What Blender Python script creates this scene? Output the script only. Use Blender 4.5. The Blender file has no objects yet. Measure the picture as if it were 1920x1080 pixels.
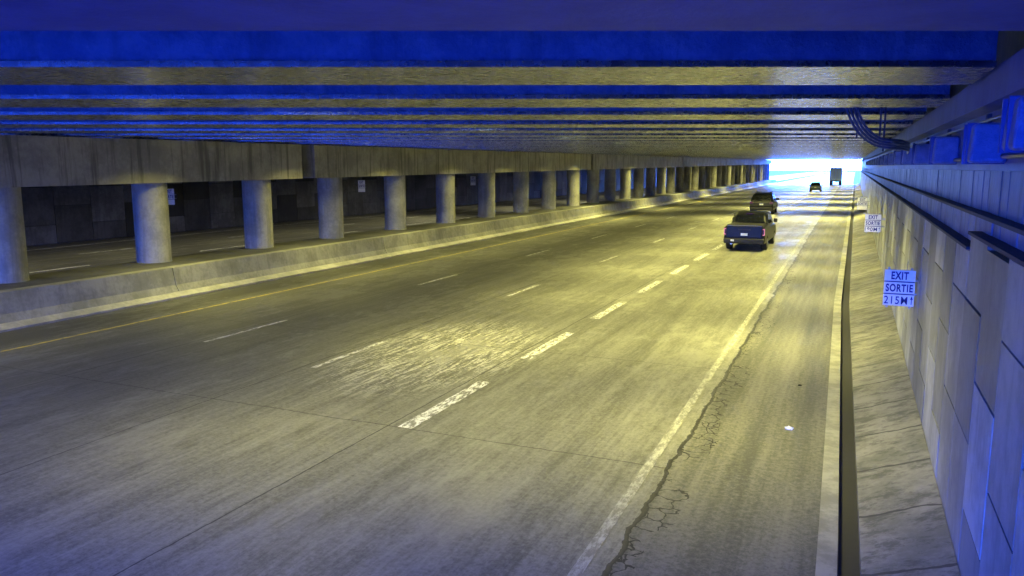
import bpy, bmesh, math, random
from mathutils import Vector, Matrix
random.seed(7)
scn=bpy.context.scene
COL=scn.collection
R=math.radians
# ------------------------------------------------------------------ camera
F=1460.0; YAW=math.atan2(645,math.hypot(F,225)); PIT=math.atan2(225,F)
cam=bpy.data.cameras.new('camera'); co=bpy.data.objects.new('camera',cam); COL.objects.link(co)
co.location=(0,0,4.0); co.rotation_euler=(R(90)-PIT,0,YAW)
cam.sensor_width=36; cam.lens=36*F/1920; cam.clip_end=3000; cam.clip_start=.05
scn.camera=co
CM=(Matrix.Rotation(YAW,3,'Z')@Matrix.Rotation(R(90)-PIT,3,'X'))
def ray(px,py): return CM@Vector(((px-960)/F,(540-py)/F,-1))
def onX(px,py,X):
    r=ray(px,py); t=X/r.x; return Vector((X,r.y*t,4+r.z*t))
def onY(px,py,Y):
    r=ray(px,py); t=Y/r.y; return Vector((r.x*t,Y,4+r.z*t))
SN,CS=math.sin(YAW),math.cos(YAW); TN=SN/CS
# ------------------------------------------------------------------ materials
def nt(name):
    m=bpy.data.materials.new(name); m.use_nodes=True; t=m.node_tree
    return m,t,t.nodes['Principled BSDF']
def node(t,k,**kw):
    n=t.nodes.new(k)
    for a,b in kw.items(): setattr(n,a,b)
    return n
def M(t,op,a,b=None,c=None,clamp=False):
    n=t.nodes.new('ShaderNodeMath'); n.operation=op; n.use_clamp=clamp
    for i,v in enumerate((a,b,c)):
        if v is None: continue
        if isinstance(v,(int,float)): n.inputs[i].default_value=v
        else: t.links.new(v,n.inputs[i])
    return n.outputs[0]
def noise(t,vec,scale,detail=4,rough=.6,sc=(1,1,1)):
    mp=node(t,'ShaderNodeMapping'); mp.inputs['Scale'].default_value=sc; t.links.new(vec,mp.inputs['Vector'])
    n=node(t,'ShaderNodeTexNoise'); n.inputs['Scale'].default_value=scale; n.inputs['Detail'].default_value=detail
    n.inputs['Roughness'].default_value=rough; t.links.new(mp.outputs[0],n.inputs['Vector']); return n.outputs['Fac']
def sstep(t,v,a,b,o0=0,o1=1):
    n=node(t,'ShaderNodeMapRange',interpolation_type='SMOOTHSTEP'); t.links.new(v,n.inputs['Value'])
    n.inputs['From Min'].default_value=a; n.inputs['From Max'].default_value=b
    n.inputs['To Min'].default_value=o0; n.inputs['To Max'].default_value=o1; return n.outputs[0]
def mix(t,f,a,b,bt='MIX'):
    n=node(t,'ShaderNodeMix',data_type='RGBA',blend_type=bt)
    for s,v in ((n.inputs[0],f),(n.inputs[6],a),(n.inputs[7],b)):
        if isinstance(v,(int,float)): s.default_value=v
        elif isinstance(v,(tuple,list)): s.default_value=(*v[:3],1)
        else: t.links.new(v,s)
    return n.outputs[2]
def conc(name,c1,c2,scale=1.2,rough=.75,bump=.25,streak=.5,island=0,metal=0,dark=.35,blot=.0):
    m,t,p=nt(name)
    g=node(t,'ShaderNodeNewGeometry'); pos=g.outputs['Position']
    a=noise(t,pos,scale,4,.65); b=noise(t,pos,scale*9,4,.7)
    f=sstep(t,M(t,'ADD',M(t,'MULTIPLY',a,.7),M(t,'MULTIPLY',b,.3)),.38,.62)
    c=mix(t,f,c1,c2)
    if streak:
        s=noise(t,pos,1.0,4,.65,(5,5,.35))
        c=mix(t,M(t,'MULTIPLY',sstep(t,s,.48,.68),streak),c,tuple(x*dark for x in c1))
    if blot: c=mix(t,M(t,'MULTIPLY',sstep(t,noise(t,pos,4.5,5,.85),.62,.68),blot),c,(.5,.55,.66))
    if island:
        rr=M(t,'ADD',1-island,M(t,'MULTIPLY',g.outputs['Random Per Island'],island*2))
        cc=node(t,'ShaderNodeCombineColor'); 
        for i in range(3): t.links.new(rr,cc.inputs[i])
        c=mix(t,1.0,c,cc.outputs[0],'MULTIPLY')
    t.links.new(c,p.inputs['Base Color'])
    t.links.new(M(t,'ADD',rough-.1,M(t,'MULTIPLY',b,.2)),p.inputs['Roughness'])
    p.inputs['Metallic'].default_value=metal
    bp=node(t,'ShaderNodeBump'); bp.inputs['Strength'].default_value=bump; bp.inputs['Distance'].default_value=.03
    t.links.new(b,bp.inputs['Height']); t.links.new(bp.outputs[0],p.inputs['Normal'])
    return m
def plain(name,c,rough=.5,metal=0,emit=None,es=0,coat=0,spec=.5):
    m,t,p=nt(name)
    g=node(t,'ShaderNodeNewGeometry'); b=noise(t,g.outputs['Position'],9,3,.6)
    t.links.new(mix(t,b,tuple(x*.8 for x in c),tuple(min(1,x*1.15) for x in c)),p.inputs['Base Color'])
    p.inputs['Roughness'].default_value=rough; p.inputs['Metallic'].default_value=metal
    p.inputs['Coat Weight'].default_value=coat; p.inputs['Specular IOR Level'].default_value=spec
    if emit: p.inputs['Emission Color'].default_value=(*emit,1); p.inputs['Emission Strength'].default_value=es
    return m
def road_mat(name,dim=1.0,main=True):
    m,t,p=nt(name)
    g=node(t,'ShaderNodeNewGeometry'); pos=g.outputs['Position']
    sp=node(t,'ShaderNodeSeparateXYZ'); t.links.new(pos,sp.inputs[0]); X,Y=sp.outputs[0],sp.outputs[1]
    strk=noise(t,pos,1,4,.7,(2.2,.10,1)); fine=noise(t,pos,13,4,.9); scr=noise(t,pos,1,4,.8,(12,1.1,1)); pt=noise(t,pos,.55,7,.8,(1,.4,1))
    f=M(t,'ADD',M(t,'MULTIPLY',strk,.30),M(t,'ADD',M(t,'MULTIPLY',fine,.42),M(t,'MULTIPLY',scr,.28)))
    f=sstep(t,f,.39,.61)
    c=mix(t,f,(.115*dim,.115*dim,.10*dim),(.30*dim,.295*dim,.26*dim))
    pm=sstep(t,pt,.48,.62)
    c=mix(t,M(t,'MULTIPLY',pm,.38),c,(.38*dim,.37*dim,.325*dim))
    rgh=M(t,'SUBTRACT',.50,M(t,'MULTIPLY',pm,.17))
    w=M(t,'MULTIPLY',M(t,'SUBTRACT',pt,.5),.16)
    def line(v,width,jit=w):
        return M(t,'LESS_THAN',M(t,'ABSOLUTE',M(t,'ADD',v,jit)),width)
    yj=M(t,'SUBTRACT',M(t,'MULTIPLY',M(t,'FRACT',M(t,'DIVIDE',M(t,'ADD',Y,1000.8),5.6)),5.6),2.8)
    dk=line(yj,.011)
    for xj in ((-6.5,-10.1,-13.9,-17.35) if main else (-26,-30,-34)):
        dk=M(t,'MAXIMUM',dk,line(M(t,'SUBTRACT',X,xj),.012))
    if main:
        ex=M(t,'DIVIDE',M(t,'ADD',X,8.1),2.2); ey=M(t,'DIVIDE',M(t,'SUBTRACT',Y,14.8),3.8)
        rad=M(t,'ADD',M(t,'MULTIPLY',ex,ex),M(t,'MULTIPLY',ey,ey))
        sheen=M(t,'MULTIPLY',sstep(t,rad,.1,1.2,1,0),sstep(t,M(t,'ADD',M(t,'MULTIPLY',fine,.35),M(t,'MULTIPLY',scr,.65)),.49,.56))
        c=mix(t,M(t,'MULTIPLY',sheen,.75),c,(.75,.74,.68)); rgh=M(t,'SUBTRACT',rgh,M(t,'MULTIPLY',sheen,.12))  # light elliptical patch: a light reflection painted into the road colour
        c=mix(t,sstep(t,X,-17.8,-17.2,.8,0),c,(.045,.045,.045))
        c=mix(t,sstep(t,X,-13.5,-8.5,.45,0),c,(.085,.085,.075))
        xc=M(t,'SUBTRACT',M(t,'MULTIPLY',Y,-.006),2.0)
        wob=M(t,'MULTIPLY',M(t,'SUBTRACT',noise(t,pos,1.1,4,.7),.5),.30)
        dx=M(t,'ADD',M(t,'SUBTRACT',X,xc),wob)
        ash=sstep(t,dx,-.02,.04)
        asp=mix(t,sstep(t,M(t,'ADD',M(t,'MULTIPLY',fine,.5),M(t,'MULTIPLY',strk,.5)),.4,.62),(.09,.09,.08),(.22,.215,.185))
        c=mix(t,ash,c,asp)
        rgh=M(t,'ADD',M(t,'MULTIPLY',rgh,M(t,'SUBTRACT',1,ash)),M(t,'MULTIPLY',ash,.58))
        t.links.new(M(t,'SUBTRACT',.42,M(t,'MULTIPLY',ash,.2)),p.inputs['Specular IOR Level'])
        dk=M(t,'MAXIMUM',M(t,'MULTIPLY',dk,M(t,'SUBTRACT',1,ash)),M(t,'LESS_THAN',M(t,'ABSOLUTE',dx),.03))
        # irregular branching cracks beside the joint
        wn=node(t,'ShaderNodeTexNoise'); wn.inputs['Scale'].default_value=3.0; wn.inputs['Detail'].default_value=4
        t.links.new(pos,wn.inputs['Vector'])
        wm=node(t,'ShaderNodeVectorMath',operation='MULTIPLY_ADD'); wm.inputs[1].default_value=(.35,.35,.35)
        t.links.new(wn.outputs['Color'],wm.inputs[0]); t.links.new(pos,wm.inputs[2])
        vo=node(t,'ShaderNodeTexVoronoi',feature='DISTANCE_TO_EDGE'); vo.inputs['Scale'].default_value=3.6
        t.links.new(wm.outputs[0],vo.inputs['Vector'])
        vm=M(t,'MULTIPLY',M(t,'LESS_THAN',vo.outputs['Distance'],.032),M(t,'MULTIPLY',M(t,'GREATER_THAN',dx,-.02),M(t,'LESS_THAN',dx,M(t,'MULTIPLY',sstep(t,noise(t,pos,.45,3),.33,.6),.45))))
        dk=M(t,'MAXIMUM',dk,vm)
    c=mix(t,M(t,'MULTIPLY',dk,.85),c,(.02,.02,.02))
    t.links.new(c,p.inputs['Base Color']); t.links.new(rgh,p.inputs['Roughness'])
    bp=node(t,'ShaderNodeBump'); bp.inputs['Strength'].default_value=.3; bp.inputs['Distance'].default_value=.012
    t.links.new(fine,bp.inputs['Height']); t.links.new(bp.outputs[0],p.inputs['Normal'])
    return m
def paint_mat(name,c,wear=.5,soft=.05):
    m,t,p=nt(name)
    g=node(t,'ShaderNodeNewGeometry'); pos=g.outputs['Position']
    a=noise(t,pos,11,5,.85,(1,.35,1))
    t.links.new(mix(t,sstep(t,a,wear-soft,wear+soft),c,(.22,.215,.19)),p.inputs['Base Color'])
    p.inputs['Roughness'].default_value=.6
    return m
MT=dict(
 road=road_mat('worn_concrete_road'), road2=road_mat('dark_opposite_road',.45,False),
 ground=conc('outside_ground',(.25,.25,.24),(.45,.45,.44),.1,.9,.2,0),
 white=paint_mat('worn_white_paint',(.88,.88,.88),.505), white2=paint_mat('white_paint',(.8,.8,.8),.52), whiteold=paint_mat('very_worn_white_paint',(.5,.5,.45),.48,.12), yellow=paint_mat('worn_yellow_paint',(.7,.55,.12),.53),
 beam=conc('girder_daylight_blue',(.13,.21,.46),(.24,.33,.6),2.5,.6,.6,.3,blot=.3), flange=conc('girder_flange',(.20,.22,.28),(.33,.35,.42),1.0,.27,.06,.0,metal=.85),  # girder blue: the daylight cast is mixed into the base colour
 flangerough=conc('girder_flange_dull_daylit',(.03,.07,.36),(.05,.10,.46),2.0,.7,.3,.0),  # same steel as the other flanges; blue daylight painted into its colour
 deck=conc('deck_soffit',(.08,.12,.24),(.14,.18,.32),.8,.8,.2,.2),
 cap=conc('pier_cap_concrete',(.27,.26,.22),(.42,.40,.33),.9,.7,.2,.75,dark=.4), col=conc('column_concrete',(.24,.24,.23),(.38,.37,.34),1.1,.7,.3,.45,dark=.6),
 barrier=conc('barrier_concrete',(.24,.24,.21),(.38,.37,.33),1.0,.7,.25,.35,dark=.6), toe=conc('barrier_toe_lit_concrete',(.36,.35,.30),(.55,.53,.47),1.5,.5,.2,.0), medtop=conc('median_top',(.07,.07,.07),(.13,.13,.13),.8,.8,.3,0),  # toe lighter than the barrier: lamplight sheen painted into its colour
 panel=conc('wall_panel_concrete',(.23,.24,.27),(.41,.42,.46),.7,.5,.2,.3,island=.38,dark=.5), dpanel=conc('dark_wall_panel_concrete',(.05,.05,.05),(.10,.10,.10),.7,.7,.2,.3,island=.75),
 backing=plain('dark_joint',(.02,.02,.02),.9), coping=plain('dark_coping',(.05,.055,.10),.7),
 rib=conc('ribbed_wall_concrete',(.12,.18,.42),(.24,.31,.60),1.2,.5,.2,.6,dark=.45), upper=conc('upper_wall_daylight_blue',(.06,.11,.42),(.10,.16,.54),1.2,.5,.25,.2),  # rib and upper colours carry the blue daylight cast
 trim=conc('trim_steel',(.04,.08,.40),(.07,.12,.50),1.5,.6,.2,.1), slope=None, gutter=plain('gutter_dark',(.03,.03,.045),.7),  # trim blue is painted-in daylight, countering the yellow lamplight
 curb=conc('curb_concrete',(.22,.22,.2),(.36,.35,.32),2,.7,.3,0), pipe=plain('conduit_grey',(.05,.08,.22),.4,.2), wrap=conc('wrapped_housing',(.11,.19,.60),(.2,.3,.75),6,.4,.6,.0,metal=.1),  # wrap: grey housing with blue daylight painted into its colour
 signw=plain('sign_white',(.92,.94,1.0),.35), signb=plain('sign_blue',(.010,.014,.22),.5),
 paintd=plain('car_paint_dark',(.007,.008,.011),.38,.0,spec=.3), paintg=plain('car_paint_charcoal',(.009,.010,.012),.38,.0,spec=.3), glass=plain('car_glass',(.012,.014,.018),.12), tyre=plain('tyre_rubber',(.012,.012,.012),.8),
 rim=plain('rim_alloy',(.2,.2,.22),.4,.6), chrome=plain('chrome',(.4,.4,.42),.3,1), red=plain('tail_red',(.6,.2,.2),.3,0,(1,.35,.42),.7), redoff=plain('tail_red_dim',(.07,.01,.015),.3), plate=plain('licence_plate',(.75,.77,.8),.4), plastic=plain('black_plastic',(.015,.015,.015),.6),
 trailer=plain('trailer_hazed',(.26,.38,.85),.5), paintb=plain('car_paint_slate',(.06,.085,.16),.35), steel=plain('galvanised_steel',(.35,.36,.38),.45,.7), litter=plain('litter_white',(.8,.8,.78),.6),  # trailer colour paled to blue to paint in the haze at the exit
)
def slope_mat():
    m=conc('sloped_kerb_concrete',(.15,.15,.13),(.27,.26,.23),1.1,.75,.35,0); t=m.node_tree; p=t.nodes['Principled BSDF']
    src=p.inputs['Base Color'].links[0].from_socket
    g=node(t,'ShaderNodeNewGeometry'); sp=node(t,'ShaderNodeSeparateXYZ'); t.links.new(g.outputs['Position'],sp.inputs[0])
    w=M(t,'MULTIPLY',M(t,'SUBTRACT',noise(t,g.outputs['Position'],1.5,3),.5),.3)
    y=M(t,'ADD',M(t,'ADD',sp.outputs[1],w),M(t,'MULTIPLY',sp.outputs[0],.12))
    f=M(t,'ABSOLUTE',M(t,'SUBTRACT',M(t,'FRACT',M(t,'DIVIDE',y,1.45)),.5))
    c=mix(t,M(t,'MULTIPLY',M(t,'LESS_THAN',f,.016),.85),src,(.03,.03,.03))
    st=noise(t,g.outputs['Position'],1.6,6,.8,(1.2,2.2,1)); c=mix(t,M(t,'MULTIPLY',sstep(t,st,.46,.60),.65),c,(.05,.05,.045))
    t.links.new(c,p.inputs['Base Color']); return m
MT['slope']=slope_mat()
# ------------------------------------------------------------------ mesh helpers
def hexa(bm,p):
    v=[bm.verts.new(q) for q in p]
    for f in ((3,2,1,0),(4,5,6,7),(0,1,5,4),(1,2,6,5),(2,3,7,6),(3,0,4,7)): bm.faces.new([v[i] for i in f])
def box(bm,x0,x1,y0,y1,z0,z1,z0b=None,z1b=None):
    z0b=z0 if z0b is None else z0b; z1b=z1 if z1b is None else z1b
    hexa(bm,[(x0,y0,z0),(x1,y0,z0),(x1,y1,z0b),(x0,y1,z0b),(x0,y0,z1),(x1,y0,z1),(x1,y1,z1b),(x0,y1,z1b)])
def tube(bm,pts,r,n=10,cap=True):
    rings=[]
    for i,pnt in enumerate(pts):
        pnt=Vector(pnt); a=Vector(pts[max(0,i-1)]); b=Vector(pts[min(len(pts)-1,i+1)]); d=(b-a).normalized()
        u=d.cross(Vector((0,0,1)))
        if u.length<1e-3: u=d.cross(Vector((0,1,0)))
        u.normalize(); w=d.cross(u)
        rr=r[i] if isinstance(r,(list,tuple)) else r
        rings.append([bm.verts.new(pnt+(u*math.cos(2*math.pi*k/n)+w*math.sin(2*math.pi*k/n))*rr) for k in range(n)])
    for a,b in zip(rings,rings[1:]):
        for k in range(n): bm.faces.new((a[k],a[(k+1)%n],b[(k+1)%n],b[k]))
    if cap: bm.faces.new(rings[0][::-1]); bm.faces.new(rings[-1])
def prism(bm,prof,w,wt=None,zt=None):
    zs=[q[1] for q in prof]; z0=min(zs); z1=max(zs); wt=w if wt is None else wt
    def ww(z): return w+(wt-w)*(z-z0)/(z1-z0)
    L=[bm.verts.new((-ww(z),y,z)) for y,z in prof]; Rr=[bm.verts.new((ww(z),y,z)) for y,z in prof]; n=len(prof)
    bm.faces.new(L); bm.faces.new(Rr[::-1])
    for i in range(n): bm.faces.new((L[i],Rr[i],Rr[(i+1)%n],L[(i+1)%n]))
def obj(name,bm,mat,parent=None,smooth=False,bevel=0,seg=2):
    bmesh.ops.recalc_face_normals(bm,faces=bm.faces)
    me=bpy.data.meshes.new(name); bm.to_mesh(me); bm.free()
    if smooth:
        for f in me.polygons: f.use_smooth=True
        try: me.set_sharp_from_angle(angle=R(40))
        except Exception: pass
    me.materials.append(mat); o=bpy.data.objects.new(name,me); COL.objects.link(o)
    if parent: o.parent=parent
    if bevel:
        b=o.modifiers.new('bevel','BEVEL'); b.width=bevel; b.segments=seg; b.limit_method='ANGLE'
    return o
def tag(o,label=None,cat=None,group=None,kind=None):
    if label: o['label']=label
    if cat: o['category']=cat
    if group: o['group']=group
    if kind: o['kind']=kind
    return o
def thing(name,label,cat,loc=(0,0,0),rz=0,group=None):
    o=bpy.data.objects.new(name,None); COL.objects.link(o); o.location=loc; o.rotation_euler=(0,0,rz); o.empty_display_size=.2
    return tag(o,label,cat,group)
def dup(root,loc,label,group=None):
    r=root.copy(); COL.objects.link(r); r.location=loc; r['label']=label
    if group: r['group']=group
    for ch in list(root.children):
        c=ch.copy(); COL.objects.link(c); c.parent=r
        for g in ch.children:
            d=g.copy(); COL.objects.link(d); d.parent=c
    return r
B=bmesh.new
ORD=['first','second','third','fourth','fifth','sixth','seventh','eighth','ninth','tenth','eleventh','twelfth','thirteenth','fourteenth','fifteenth','sixteenth','seventeenth','eighteenth','nineteenth','twentieth']
TENS={2:'twenty',3:'thirty',4:'forty',5:'fifty',6:'sixty'}
def ordn(i):
    if i<=20: return ORD[i-1]
    t,u=divmod(i,10)
    return (TENS[t][:-1]+'ieth') if u==0 else TENS[t]+'-'+ORD[u-1]
# ------------------------------------------------------------------ ground & roads
bm=B(); box(bm,-500,500,-300,1500,-.6,-.2); tag(obj('ground',bm,MT['ground']),kind='structure')
def ox(Y): return .18*max(0,min(1.35,(25-Y)/13))
YS=[-30,0,5,7,9,11,13,15,17,19,22,25,40,80,150,222]
def ribbon(name,prof,mat,parent=None):
    bm=B(); rings=[]
    for y in YS: rings.append([bm.verts.new((x+(ox(y) if mv else 0),y,z)) for x,z,mv in prof])
    n=len(prof)
    for a,b in zip(rings,rings[1:]):
        for k in range(n): bm.faces.new((a[k],a[(k+1)%n],b[(k+1)%n],b[k]))
    bm.faces.new(rings[0]); bm.faces.new(rings[-1][::-1])
    return obj(name,bm,mat,parent)
bm=B()
rr=[]
for y in YS+[900]: rr.append([bm.verts.new((-19.4,y,0)),bm.verts.new((-.36+ox(y),y,0))])
for a,b in zip(rr,rr[1:]): bm.faces.new((a[0],a[1],b[1],b[0]))
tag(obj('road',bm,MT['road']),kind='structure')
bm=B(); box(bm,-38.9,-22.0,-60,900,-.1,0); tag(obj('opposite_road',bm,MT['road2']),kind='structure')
ke=ribbon('kerb_strip',[(-.36,-.2,1),(-.36,.03,1),(-.16,.03,1),(-.16,-.2,1)],MT['curb']); tag(ke,kind='structure')
gu=ribbon('gutter',[(-.16,-.25,1),(-.16,-.10,1),(.06,-.10,1),(.06,-.25,1)],MT['gutter']); tag(gu,kind='structure')
sl=ribbon('sloped_kerb',[(.06,-.2,1),(.06,.02,1),(1.09,.36,0),(1.09,-.2,0)],MT['slope']); tag(sl,'dirty sloped concrete kerb running between the gutter and the right panel wall','kerb')
def mark(name,x,ys,w,mat):
    for (a,b) in ys:
        bm=B(); n=6
        vs=[]
        for i in range(n+1):
            y=a+(b-a)*i/n; j=random.uniform(-.012,.012)
            vs.append((bm.verts.new((x-w/2+j,y,.005)),bm.verts.new((x+w/2-j,y,.005))))
        for p,q in zip(vs,vs[1:]): bm.faces.new((p[0],p[1],q[1],q[0]))
        o=obj(name,bm,mat); tag(o,kind='structure')
def dashes(s,l,per,n): return [(s+per*i,s+per*i+l) for i in range(n)]
mark('dashed_lane_line',-6.19,dashes(10.0,2.9,4.85,42),.24,MT['white'])
mark('lane_line',-9.83,dashes(2.7,2.7,9.75,22),.12,MT['white2'])
mark('lane_line',-13.63,dashes(3.6,2.9,9.75,22),.12,MT['white2'])
mark('edge_line',-17.0,[(-20,230)],.11,MT['yellow'])
bm=B(); vs=[]
for i in range(70):
    y=4+i*3.2; vs.append((bm.verts.new((-2.34-.006*y,y,.005)),bm.verts.new((-2.21-.006*y,y,.005))))
for p,q in zip(vs,vs[1:]): bm.faces.new((p[0],p[1],q[1],q[0]))
tag(obj('edge_line',bm,MT['whiteold']),kind='structure')
mark('opposite_lane_line',-29.0,dashes(9.3,3.6,9.6,20),.18,MT['white2'])
mark('opposite_lane_line',-33.2,dashes(6,3,9.6,20),.16,MT['white2'])
mark('opposite_edge_line',-37.0,[(-20,230)],.2,MT['white2'])
# ------------------------------------------------------------------ median barrier
mb=thing('median_barrier','long grey concrete median barrier under the row of round columns','barrier',(-20.8,0,0))
def sweep(bm,prof,y0,y1,dx=0,n=1):
    rs=[]
    for i in range(n+1):
        y=y0+(y1-y0)*i/n; rs.append([bm.verts.new((x+dx,y,z)) for x,z in prof])
    for a,b in zip(rs,rs[1:]):
        for k in range(len(prof)): bm.faces.new((a[k],a[(k+1)%len(prof)],b[(k+1)%len(prof)],b[k]))
    bm.faces.new(rs[0]); bm.faces.new(rs[-1][::-1])
prof=[(-19.30,.165),(-19.42,.36),(-19.52,.9),(-19.9,.9),(-19.9,-.2),(-19.30,-.2)]
bm=B(); y=-30
while y<222:
    sweep(bm,prof,y+.012,min(y+12,222)-.012,20.8); y+=12
obj('barrier_face',bm,MT['barrier'],mb)
bm=B(); sweep(bm,[(-19.02,-.2),(-19.02,.05),(-19.298,.16),(-19.298,-.2)],-30,222,20.8); obj('barrier_toe',bm,MT['toe'],mb)
bm=B(); box(bm,-1.302,.9,-30,222,-.2,.885); obj('median_top',bm,MT['medtop'],mb)
# ------------------------------------------------------------------ columns
def capb(Y): return 3.38+.0075*Y
def capt(Y): return 4.80+.0060*Y
cy=[14.05,19.1,24.2,28.9,34.3,39.7,45.2,50.8,56.3,62,67.4]
while cy[-1]<214: cy.append(cy[-1]+5.4)
for i,y in enumerate(cy):
    bm=B(); h=capb(y)-.885
    tube(bm,[(0,0,0),(0,0,.03),(0,0,h*.33),(0,0,h*.66),(0,0,h+.004)],[.56,.545,.545,.545,.545],36)
    o=obj('support_column',bm,MT['col'],smooth=True); o.location=(-21.5,y,.886)
    if i==0: lb='round concrete column cut by the left edge of the photo'
    else: lb='round concrete median column, %s from the left along the row'%ordn(i+1)
    tag(o,lb,'column','round columns along the median')
secs=[(-26,26.1,'nearest and darkest concrete pier cap at the left, on the first columns'),(26.9,64.4,'brightly lit yellowish concrete pier cap, second from the left'),(64.9,103,'third concrete pier cap along the column row'),(103.3,141,'fourth concrete pier cap along the column row'),(141.3,180,'fifth concrete pier cap along the column row'),(180.3,221,'farthest concrete pier cap beside the bright exit')]
for a,b,lb in secs:
    bm=B()
    n=max(1,int((b-a)/12.7)); 
    for i in range(n):
        y0=a+(b-a)*i/n; y1=a+(b-a)*(i+1)/n
        box(bm,-22.3,-20.75,y0+(.01 if i else 0),y1,capb(y0),capt(y0)-.01,capb(y1),capt(y1)-.01)
    tag(obj('pier_cap',bm,MT['cap']),lb,'beam','pier caps on the median columns')
# ------------------------------------------------------------------ ceiling girders
S0,PER,SW=3.37,3.2,1.4
def zs(s): return 4.80+.006*max(0,(s-4)*1.09)
L=40.0/CS
nb=63
def sk(bm,y0,y1,z0,z1):
    hexa(bm,[(-L+TN*y0,y0,z0),(TN*y0,y0,z0),(TN*y1,y1,z0),(-L+TN*y1,y1,z0),(-L+TN*y0,y0,z1),(TN*y0,y0,z1),(TN*y1,y1,z1),(-L+TN*y1,y1,z1)])
def girder(label,loc,fm):
    r=thing('ceiling_girder',label,'girder',loc,YAW,'ceiling girders')
    bm=B(); sk(bm,.05,SW-.05,.05,1.02); obj('web',bm,MT['beam'],r)
    bm=B(); sk(bm,0,SW,0,.05); obj('flange',bm,fm,r)
    return r
first=None
for k in range(nb):
    s=S0+PER*k
    loc=(1.0,(s+SN*1.0)/CS,zs(s))
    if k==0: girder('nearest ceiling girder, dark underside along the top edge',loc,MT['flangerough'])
    elif k==1: first=girder('broad blue-lit ceiling girder with stained face, second from the camera',loc,MT['flange'])
    else:
        if k<=20: lb='%s blue ceiling girder from the camera'%ordn(k+1)
        else: lb='%s ceiling girder from the camera, thin and far down the tunnel'%ordn(k+1)
        dup(first,loc,lb)
bm=B()
def skx(X,s): return (X,(s+SN*X)/CS)
def slab(bm,X0,X1,s0,s1,z0,z1,z0b,z1b):
    a=skx(X0,s0);b=skx(X1,s0);c=skx(X1,s1);d=skx(X0,s1)
    hexa(bm,[(*a,z0),(*b,z0),(*c,z0b),(*d,z0b),(*a,z1),(*b,z1),(*c,z1b),(*d,z1b)])
sE=S0+PER*nb
slab(bm,-41,3.5,S0-.3,sE,zs(S0)+1.03,7.2,zs(sE)+1.03,8.3)
slab(bm,-41,3.5,-3.6,S0-.31,4.95,7.0,4.95,7.2)
tag(obj('ceiling',bm,MT['deck']),kind='structure')
# ------------------------------------------------------------------ right wall
def panels(bm,X,dirn,y0,y1,z0,z1,pw=1.5,ph=1.5,g=.022,jit=.02,dep=.12):
    n=int((y1-y0)/pw+.01)
    for i in range(n):
        ya=y0+i*pw; yb=ya+pw; z=z0-(ph/2 if i%2 else 0)
        while z<z1:
            za=max(z0,z); zb=min(z1,z+ph)
            if zb-za>.08:
                j=random.uniform(0,jit); xf=X-dirn*j
                x0,x1=sorted((xf,X+dirn*dep))
                box(bm,x0,x1,ya+g/2,yb-g/2,za+g/2,zb-g/2)
            z+=ph
rw=thing('retaining_wall','tall right-hand wall of staggered concrete panels with ribbed courses above','wall',(1.1,0,0))
bm=B(); panels(bm,0,1,9.0,222,.3,3.18,1.1,1.2,.024,.008); panels(bm,0,1,9.0-1.1*13,9.0,.3,3.34,1.1,1.2,.024,.008); obj('wall_panel',bm,MT['panel'],rw)
bm=B(); box(bm,.09,2.4,-30,222,-.2,3.17); obj('wall_backing',bm,MT['backing'],rw)
bm=B(); box(bm,-.03,.3,9.02,222,3.185,3.215); box(bm,-.03,.3,-6,9.0,3.345,3.375); obj('coping',bm,MT['coping'],rw)
def ribs(bm,X,y0,y1,z0,z1,z0b,z1b,w=.5):
    n=int((y1-y0)/w)
    for i in range(n):
        ya=y0+i*w; f=lambda y:(z0+(z0b-z0)*(y-y0)/(y1-y0), z1+(z1b-z1)*(y-y0)/(y1-y0))
        a=f(ya); b=f(ya+w); d=random.uniform(0,.012)
        box(bm,X-d,X+.3,ya+.014,ya+w-.014,a[0],a[1],b[0],b[1])
bm=B(); ribs(bm,.1,-6,222,3.22,3.50,3.22,3.50,.4); ribs(bm,.2,-6,222,3.54,3.97,3.54,3.97,.4); obj('ribbed_course',bm,MT['rib'],rw)
bm=B(); box(bm,.07,.5,-6,222,3.503,3.537); obj('cable_ledge',bm,MT['coping'],rw)
bm=B(); box(bm,.16,1.5,-6,222,3.975,4.68,3.975,5.9); obj('upper_face',bm,MT['upper'],rw)
bm=B(); box(bm,-.05,.3,-6,222,4.50,4.78,5.6,6.08); obj('steel_trim',bm,MT['trim'],rw)
bm=B(); box(bm,.3,2.3,-30,222,3.1,6.2,3.1,7.3); obj('wall_core',bm,MT['deck'],rw)
for (za,zb,x,rad) in ((4.42,5.45,.12,.02),(4.10,4.2,.12,.025)):
    bm=B(); tube(bm,[(x,-5,za),(x,222,zb)],rad,8); obj('conduit',bm,MT['pipe'],rw)
hs=None
hy=[6.45,8.6,12.4,16.2,20.2,24.4,29,33.6,38.5,44,50,56,62,69,76,84,92]
names=['bulky wrapped housing on the upper right wall, cut by the right edge','second wrapped square housing from the right edge, on the upper right wall']
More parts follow.
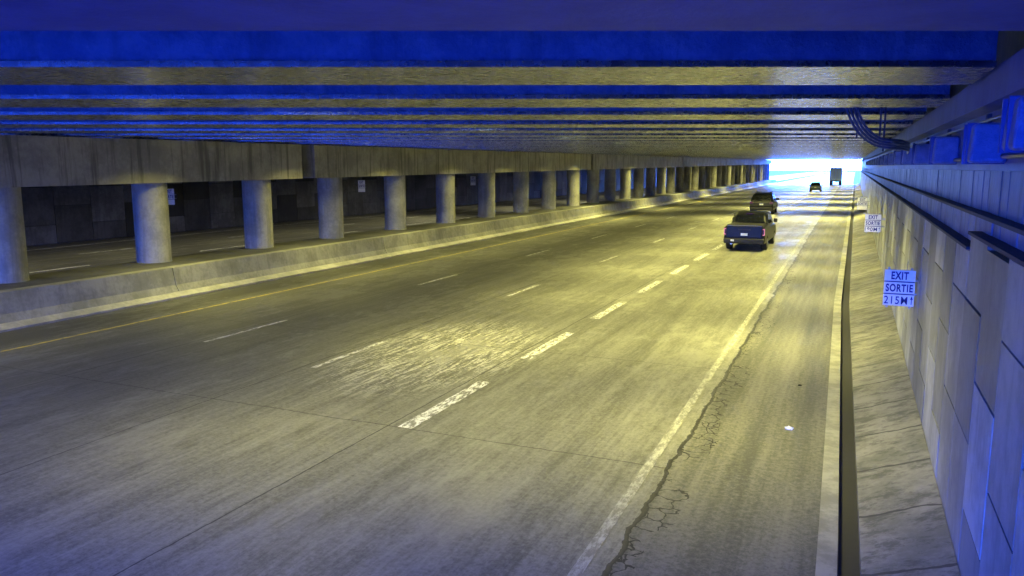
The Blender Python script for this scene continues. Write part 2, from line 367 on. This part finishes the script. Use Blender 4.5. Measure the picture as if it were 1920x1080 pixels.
for i,y in enumerate(hy):
    z=4.02+.003*y
    if i==0:
        hs=thing('wall_housing',names[0],'wall housing',(1.26,y,z+.08),0,'wrapped housings on the right wall')
        bm=B(); hexa(bm,[(-.31,-.24,0),(0,-.24,0),(0,.38,0),(-.31,.38,0),(-.29,-.22,.36),(0,-.22,.36),(0,.36,.36),(-.29,.36,.36)]); obj('housing_box',bm,MT['wrap'],hs,bevel=.035,seg=3)
        for yy in (-.06,.2):
            bm=B(); box(bm,-.322,-.0,yy,yy+.03,-.01,.37); obj('strap',bm,MT['trim'],hs)
        bm=B(); tube(bm,[(-.1,.38,.2),(-.1,.7,.2),(-.08,.85,.22),(-.02,.95,.3),(0,1.0,.5)],.05,10); obj('elbow_pipe',bm,MT['pipe'],hs,smooth=True)
    else:
        lb=names[i] if i<2 else '%s wrapped housing from the right edge, high on the right wall'%ordn(i+1)
        dup(hs,(1.26,y,z),lb)
pb=thing('conduit_bundle','bundle of dark conduits curving down from the ceiling near the right wall','pipes',(0,13,4.9))
for j in range(4):
    pts=[]; o=j*.05
    for q in range(15):
        a=R(90)*q/14
        pts.append((-.22+o+(.66-o)*(1-math.cos(a)), .1*q/14+j*.05, .25-(.90-o*.8)*math.sin(a)+.05))
    pts.append((.62,.4+j*.05,pts[-1][2]-.01)); pts.append((.78,1.6,pts[-1][2])); pts.append((1.0,6.0,pts[-1][2]+.02)); pts.insert(0,(-.22+o,j*.05,.9))
    bm=B(); tube(bm,pts,.019,10); obj('conduit',bm,MT['pipe'],pb,smooth=True)
for j,x in enumerate((-.02,.30,.36)):
    bm=B(); tube(bm,[(x,.3,.9),(x,.3,-.45-.1*j)],.014,8); obj('vertical_conduit',bm,MT['pipe'],pb,smooth=True)
# ------------------------------------------------------------------ left far wall
lw=thing('far_wall','dark panelled concrete wall beyond the opposite roadway','wall',(-39,0,0))
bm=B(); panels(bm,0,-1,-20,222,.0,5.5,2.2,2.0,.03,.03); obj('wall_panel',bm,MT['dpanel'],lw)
bm=B(); box(bm,-2,-.1,-45,222,-.2,7.4); obj('wall_backing',bm,MT['backing'],lw)
# ------------------------------------------------------------------ signs
def text_mesh(s,width,height,mat,parent,name,loc):
    cu=bpy.data.curves.new('t','FONT'); cu.body=s; cu.size=1; cu.extrude=.002; cu.offset=.01 if 'M' in s else .035; cu.space_character=1.15
    to=bpy.data.objects.new('t',cu); COL.objects.link(to); bpy.context.view_layer.update()
    me=bpy.data.meshes.new_from_object(to.evaluated_get(bpy.context.evaluated_depsgraph_get())); bpy.data.objects.remove(to)
    xs=[v.co.x for v in me.vertices]; ys=[v.co.y for v in me.vertices]
    cx,cyy=(min(xs)+max(xs))/2,(min(ys)+max(ys))/2; kx=width/(max(xs)-min(xs)); ky=height/(max(ys)-min(ys))
    for v in me.vertices: v.co=Vector(((v.co.x-cx)*kx,(v.co.y-cyy)*ky,v.co.z*1.0))
    me.materials.clear(); me.materials.append(mat)
    o=bpy.data.objects.new(name,me); COL.objects.link(o); o.parent=parent; o.location=loc; o.rotation_euler=(R(90),0,0)
    return o
WID={'EXIT':.56,'SORTIE':.88,'215M':.76,'190M':.76}
def sign(center,w,h,lines,label,rz=0,arrow=True):
    t=thing('exit_sign',label,'road sign',center,rz)
    n=len(lines); ph=h/n
    for i,l in enumerate(lines):
        zc=h/2-ph*(i+.5)
        bm=B(); box(bm,-w/2,w/2,0,.008,zc-ph/2+.011,zc+ph/2-.011); pl=obj('sign_plate',bm,MT['signw'],t)
        if l:
            xo=-.09*w if (arrow and i==2) else 0
            text_mesh(l,WID[l]*w,ph*.64,MT['signb'],pl,'lettering',(xo,-.004,zc))
        if arrow and i==2:
            bm=B(); x=w*.42
            box(bm,x-.006,x+.006,-.004,-.001,zc-ph*.32,zc+ph*.12)
            hexa(bm,[(x-.022,-.004,zc+ph*.10),(x+.022,-.004,zc+ph*.10),(x+.022,-.001,zc+ph*.10),(x-.022,-.001,zc+ph*.10),(x-.002,-.004,zc+ph*.38),(x+.002,-.004,zc+ph*.38),(x+.002,-.001,zc+ph*.38),(x-.002,-.001,zc+ph*.38)])
            obj('arrow',bm,MT['signb'],pl)
    bm=B(); box(bm,-w/2+.01,w/2-.01,.0095,.014,-h/2+.01,h/2-.01); obj('backing_plate',bm,MT['signb'],t)
    for x in (-w/2+.05,w/2-.08):
        bm=B(); box(bm,x,x+.03,.015,.03,-h/2-.03,h/2+.03); obj('bracket',bm,MT['steel'],t)
    for z in (-.12,.12):
        bm=B(); box(bm,w/2-.1,w/2+.12,.031,.05,z,z+.03); obj('mounting_arm',bm,MT['steel'],t)
    return t
sign(onY(1686,540,15.0),.485,.65,['EXIT','SORTIE','215M'],'large white exit sign with blue lettering 215M on the right wall')
sign(onY(1636.5,418.5,27.5),.47,.58,['EXIT','SORTIE','190M'],'second white exit sign with blue lettering farther along the right wall')
sign(onY(1617,382,48.0),.50,.70,['EXIT','SORTIE',''],'farthest small exit sign on the right wall',arrow=False)
for (px,py,lb) in ((317,369,'small white sign on the dark far wall, leftmost of three'),(678,349,'small white sign on the far wall, middle of three'),(887,339,'small white sign on the far wall, rightmost of three')):
    sign(onX(px,py,-38.7),.6,1.0,['EXIT','SORTIE',''],lb,rz=R(50),arrow=False)
# ------------------------------------------------------------------ vehicles
def wheel(parent,x,y,r,w):
    bm=B(); tube(bm,[(x-w/2,y,r),(x-w/2+.03,y,r),(x+w/2-.03,y,r),(x+w/2,y,r)],[r*.93,r,r,r*.93],24); t=obj('wheel',bm,MT['tyre'],parent,smooth=True)
    sgn=1 if x>0 else -1; xo=x+sgn*(w/2+.004)
    bm=B(); tube(bm,[(xo-sgn*.02,y,r),(xo,y,r)],r*.62,16); obj('rim',bm,MT['rim'],t)
def make_pickup(loc,label):
    t=thing('pickup_truck',label,'pickup truck',loc)
    P=MT['paintd']
    bm=B(); prism(bm,[(0,.46),(-.02,.9),(0,1.36),(2.0,1.37),(2.3,1.25),(4.3,1.22),(5.65,1.12),(5.8,.85),(5.78,.45),(5.2,.38),(.6,.38)],1.0,.95); obj('body',bm,P,t,bevel=.12,seg=5)
    bm=B(); prism(bm,[(1.7,1.14),(1.82,1.5),(2.05,1.84),(2.45,1.95),(3.7,1.95),(4.05,1.86),(4.95,1.17)],.95,.76); obj('cab',bm,P,t,bevel=.15,seg=5)
    bm=B(); hexa(bm,[(-.74,1.76,1.44),(.74,1.76,1.44),(.74,1.9,1.44),(-.74,1.9,1.44),(-.62,1.985,1.80),(.62,1.985,1.80),(.62,2.1,1.80),(-.62,2.1,1.80)]); obj('rear_window',bm,MT['glass'],t)
    for s in (-1,1):
        bm=B(); v=[(s*.93,2.2,1.36),(s*.93,4.35,1.36),(s*.825,3.8,1.82),(s*.825,2.35,1.82)]
        v2=[(x-s*.04,y,z) for x,y,z in v]; hexa(bm,[v[0],v[1],v2[1],v2[0],v[3],v[2],v2[2],v2[3]]); obj('side_window',bm,MT['glass'],t)
    bm=B(); box(bm,-.84,.84,-.045,.0,.74,1.32); tg=obj('tailgate',bm,P,t,bevel=.04,seg=3)
    bm=B(); box(bm,-.30,.30,-.06,-.046,1.12,1.19); obj('tailgate_handle',bm,MT['plastic'],tg)
    bm=B(); box(bm,-.86,.86,.12,1.7,1.372,1.39); obj('bed_cover',bm,MT['plastic'],t,bevel=.01)
    bm=B(); box(bm,-.82,.82,-.02,.03,1.345,1.37); obj('tailgate_rail',bm,MT['steel'],t,bevel=.005)
    for s in (-1,1):
        x0,x1=sorted((s*.855,s*.98))
        bm=B(); box(bm,x0,x1,-.055,.10,.84,1.24)
        l=obj('tail_light',bm,MT['redoff'],t,bevel=.03,seg=3)
        xa,xb=sorted((s*.945,s*.970)); xc,xd=sorted((s*.875,s*.943))
        bm=B(); box(bm,xa,xb,-.068,-.056,.88,1.2); obj('light_strip',bm,MT['red'],l)
        bm=B(); box(bm,xc,xd,-.068,-.056,.88,.915); obj('light_strip',bm,MT['red'],l)
        bm=B(); box(bm,xc,xd,-.068,-.056,1.165,1.2); obj('light_strip',bm,MT['red'],l)
        wheel(t,s*.85,1.2,.4,.28); wheel(t,s*.85,4.75,.4,.28)
        bm=B(); xa,xb=sorted((s*.97,s*1.17)); box(bm,xa,xb,4.05,4.17,1.3,1.52); obj('side_mirror',bm,MT['plastic'],t,bevel=.04)
        bm=B(); xa,xb=sorted((s*.6,s*.95)); box(bm,xa,xb,5.76,5.82,.82,.98); obj('headlight',bm,MT['chrome'],t)
    bm=B(); box(bm,-.98,.98,-.17,.03,.42,.70); bp=obj('rear_bumper',bm,MT['plastic'],t,bevel=.08,seg=4)
    bm=B(); box(bm,-.16,.16,-.066,-.047,.84,.97); obj('licence_plate',bm,MT['plate'],tg)
    bm=B(); box(bm,-.62,-.46,-.19,-.172,.54,.64); obj('bumper_step',bm,MT['plate'],bp)
    bm=B(); tube(bm,[(-.6,-.13,.40),(-.6,.4,.40)],.045,12); obj('exhaust_tip',bm,MT['chrome'],t,smooth=True)
    bm=B(); box(bm,-.2,.2,2.02,2.1,1.86,1.89); obj('brake_light',bm,MT['redoff'],t)
    t.scale=(.98,1,.92)
    return t
def make_suv(name,label,cat,loc,h=1.74,w=.96,mat='paintg',l=4.7,rz=0):
    t=thing(name,label,cat,loc,rz); k=h/1.74; P=MT[mat]
    bm=B(); prism(bm,[(.04,.36*k),(-.03,.7*k),(.03,1.06*k),(3.6,1.06*k),(4.5,.98*k),(l,.8*k),(l-.02,.4*k),(.4,.30*k)],w,w*.94); obj('body',bm,P,t,bevel=.12,seg=4)
    bm=B(); prism(bm,[(.05,1.0*k),(.3,1.5*k),(.45,1.66*k),(.9,1.74*k),(2.4,1.73*k),(2.8,1.64*k),(3.65,1.02*k)],w*.95,w*.70); obj('cabin',bm,P,t,bevel=.14,seg=4)
    bm=B(); hexa(bm,[(-w*.78,.085,1.12*k),(w*.78,.085,1.12*k),(w*.78,.3,1.12*k),(-w*.78,.3,1.12*k),(-w*.64,.295,1.54*k),(w*.64,.295,1.54*k),(w*.64,.5,1.54*k),(-w*.64,.5,1.54*k)]); obj('rear_window',bm,MT['glass'],t)
    for s in (-1,1):
        bm=B(); v=[(s*w*.955,.5,1.1*k),(s*w*.955,3.2,1.1*k),(s*w*.79,2.6,1.58*k),(s*w*.79,.7,1.58*k)]
        v2=[(x-s*.05,y,z) for x,y,z in v]; hexa(bm,[v[0],v[1],v2[1],v2[0],v[3],v[2],v2[2],v2[3]]); obj('side_window',bm,MT['glass'],t)
        bm=B(); xa,xb=sorted((s*w*.68,s*w*.98)); box(bm,xa,xb,-.035,.14,.86*k,1.02*k); obj('tail_light',bm,MT['redoff'],t,bevel=.02)
        wheel(t,s*(w-.13),.95,.36,.24); wheel(t,s*(w-.13),3.75,.36,.24)
        bm=B(); xa,xb=sorted((s*w*.95,s*(w+.2))); box(bm,xa,xb,3.0,3.1,1.08*k,1.25*k); obj('side_mirror',bm,MT['plastic'],t,bevel=.02)
    bm=B(); box(bm,-w*.93,w*.93,-.09,.05,.36*k,.6*k); bp=obj('rear_bumper',bm,MT['plastic'],t,bevel=.05)
    bm=B(); box(bm,-.16,.16,-.06,-.04,.76*k,.88*k); obj('licence_plate',bm,MT['plate'],t)
    for s in (-1,1):
        bm=B(); tube(bm,[(s*w*.64,.7,1.745*k),(s*w*.64,.75,1.78*k),(s*w*.64,2.3,1.78*k),(s*w*.64,2.35,1.73*k)],.02,8); obj('roof_rail',bm,MT['plastic'],t)
    return t
make_pickup((-4.75,38.9,0),'dark pickup truck with muted red tail lights in the right lane, nearest vehicle')
make_suv('sport_utility_vehicle','dark sport utility vehicle just ahead of the pickup, one lane left','car',(-7.35,71.0,0),1.86,1.0)
make_suv('distant_car','small distant dark car between the two lanes near the bright exit','car',(-6.15,143,0),1.6,.93,'paintb',4.5)
def make_truck(loc):
    t=thing('box_truck','tall blue-grey box trailer truck leaving through the bright exit','truck',loc)
    bm=B(); box(bm,-1.28,1.28,0,13,1.15,4.1); tr=obj('trailer_box',bm,MT['trailer'],t,bevel=.03)
    for s in (-1,1):
        x0,x1=sorted((s*.02,s*1.22)); bm=B(); box(bm,x0,x1,-.03,-.002,1.25,4.0); d=obj('rear_door',bm,MT['trailer'],tr)
        bm=B(); tube(bm,[(s*.3,-.05,1.3),(s*.3,-.05,3.9)],.025,8); obj('lock_bar',bm,MT['steel'],d)
        x0,x1=sorted((s*.9,s*1.15)); bm=B(); box(bm,x0,x1,-.06,0,.98,1.1); obj('tail_light',bm,MT['redoff'],t)
        for y in (1.5,2.8,9.5,10.8): wheel(t,s*1.0,y,.5,.5)
        wheel(t,s*1.0,15.3,.5,.35)
    bm=B(); box(bm,-1.2,1.2,0,12.8,.95,1.14); box(bm,-1.1,1.1,.05,.12,.5,.62); box(bm,-.8,-.7,.05,.12,.62,.95); box(bm,.7,.8,.05,.12,.62,.95); box(bm,-.4,.4,12,16,.6,.94); obj('chassis',bm,MT['plastic'],t)
    bm=B(); prism(bm,[(13.5,.7),(13.5,3.5),(14.3,3.7),(15.2,2.9),(15.4,1.9),(16.4,1.7),(16.5,.7)],1.2,1.1); obj('cab',bm,MT['paintg'],t,bevel=.05)
    return t
make_truck((-4.2,196,0))
for (px,py,s,lb) in ((1480,804,.07,'crumpled white litter on the right shoulder near the camera'),(1500,723,.04,'tiny dark litter scrap farther along the right shoulder')):
    r=ray(px,py); tt=-4/r.z; q=Vector((r.x*tt,r.y*tt,0))
    bm=B(); bmesh.ops.create_icosphere(bm,subdivisions=2,radius=s)
    for v in bm.verts: v.co*=random.uniform(.6,1.2); v.co.z=abs(v.co.z)*.6+.002
    o=obj('litter',bm,MT['litter'] if s>.05 else MT['plastic']); o.location=q; tag(o,lb,'litter')
# ------------------------------------------------------------------ lamps (sodium, in the gaps between girders)
def lamp(X,k,power,sx=.9,col=(1.0,.92,.27),spread=100):
    s=S0+PER*k+SW+.18
    l=bpy.data.lights.new('tunnel_lamp','AREA'); l.shape='RECTANGLE'; l.size=sx; l.size_y=.25; l.energy=power; l.color=col; l.spread=R(spread)
    o=bpy.data.objects.new('tunnel_lamp',l); COL.objects.link(o); x,y=skx(X,s); o.location=(x,y,zs(s)+.12); o.rotation_euler=(0,0,YAW)
k=0
while k<62:
    s=S0+PER*k
    step=2 if s<60 else 5; mul=1 if step==2 else 2.5
    if k>0: lamp(-1.9,k,(230 if k<4 else 390)*mul,spread=115)
    if k>0: lamp(-7.8,k,(170 if k<4 else 290 if k<8 else 420)*mul,spread=140)
    if s>8: lamp(-18.2,k,(190 if s>18 else 60)*mul,spread=130)
    if s>8: lamp(-31,k,130*mul,col=(1,.92,.5),spread=150)
    k+=step
# ------------------------------------------------------------------ world & sun
EL=R(20)
w=bpy.data.worlds.new('World'); scn.world=w; w.use_nodes=True; t=w.node_tree; bg=t.nodes['Background']
sk_=t.nodes.new('ShaderNodeTexSky'); sk_.sky_type='NISHITA'; sk_.sun_disc=False; sk_.sun_elevation=EL; sk_.sun_rotation=R(0)
mx=t.nodes.new('ShaderNodeMix'); mx.data_type='RGBA'; mx.blend_type='MULTIPLY'; mx.inputs[0].default_value=1; mx.inputs[7].default_value=(.055,.21,1.8,1)
t.links.new(sk_.outputs[0],mx.inputs[6]); t.links.new(mx.outputs[2],bg.inputs['Color']); bg.inputs['Strength'].default_value=4.0
sd=bpy.data.lights.new('sun','SUN'); sd.energy=5; sd.angle=R(.5); sd.color=(.10,.32,1)
so=bpy.data.objects.new('sun',sd); COL.objects.link(so)
d=Vector((0,math.cos(EL),math.sin(EL)))
so.rotation_euler=d.to_track_quat('Z','Y').to_euler(); so.location=(0,300,60)
scn.view_settings.view_transform='Standard'; scn.view_settings.look='None'; scn.view_settings.exposure=0
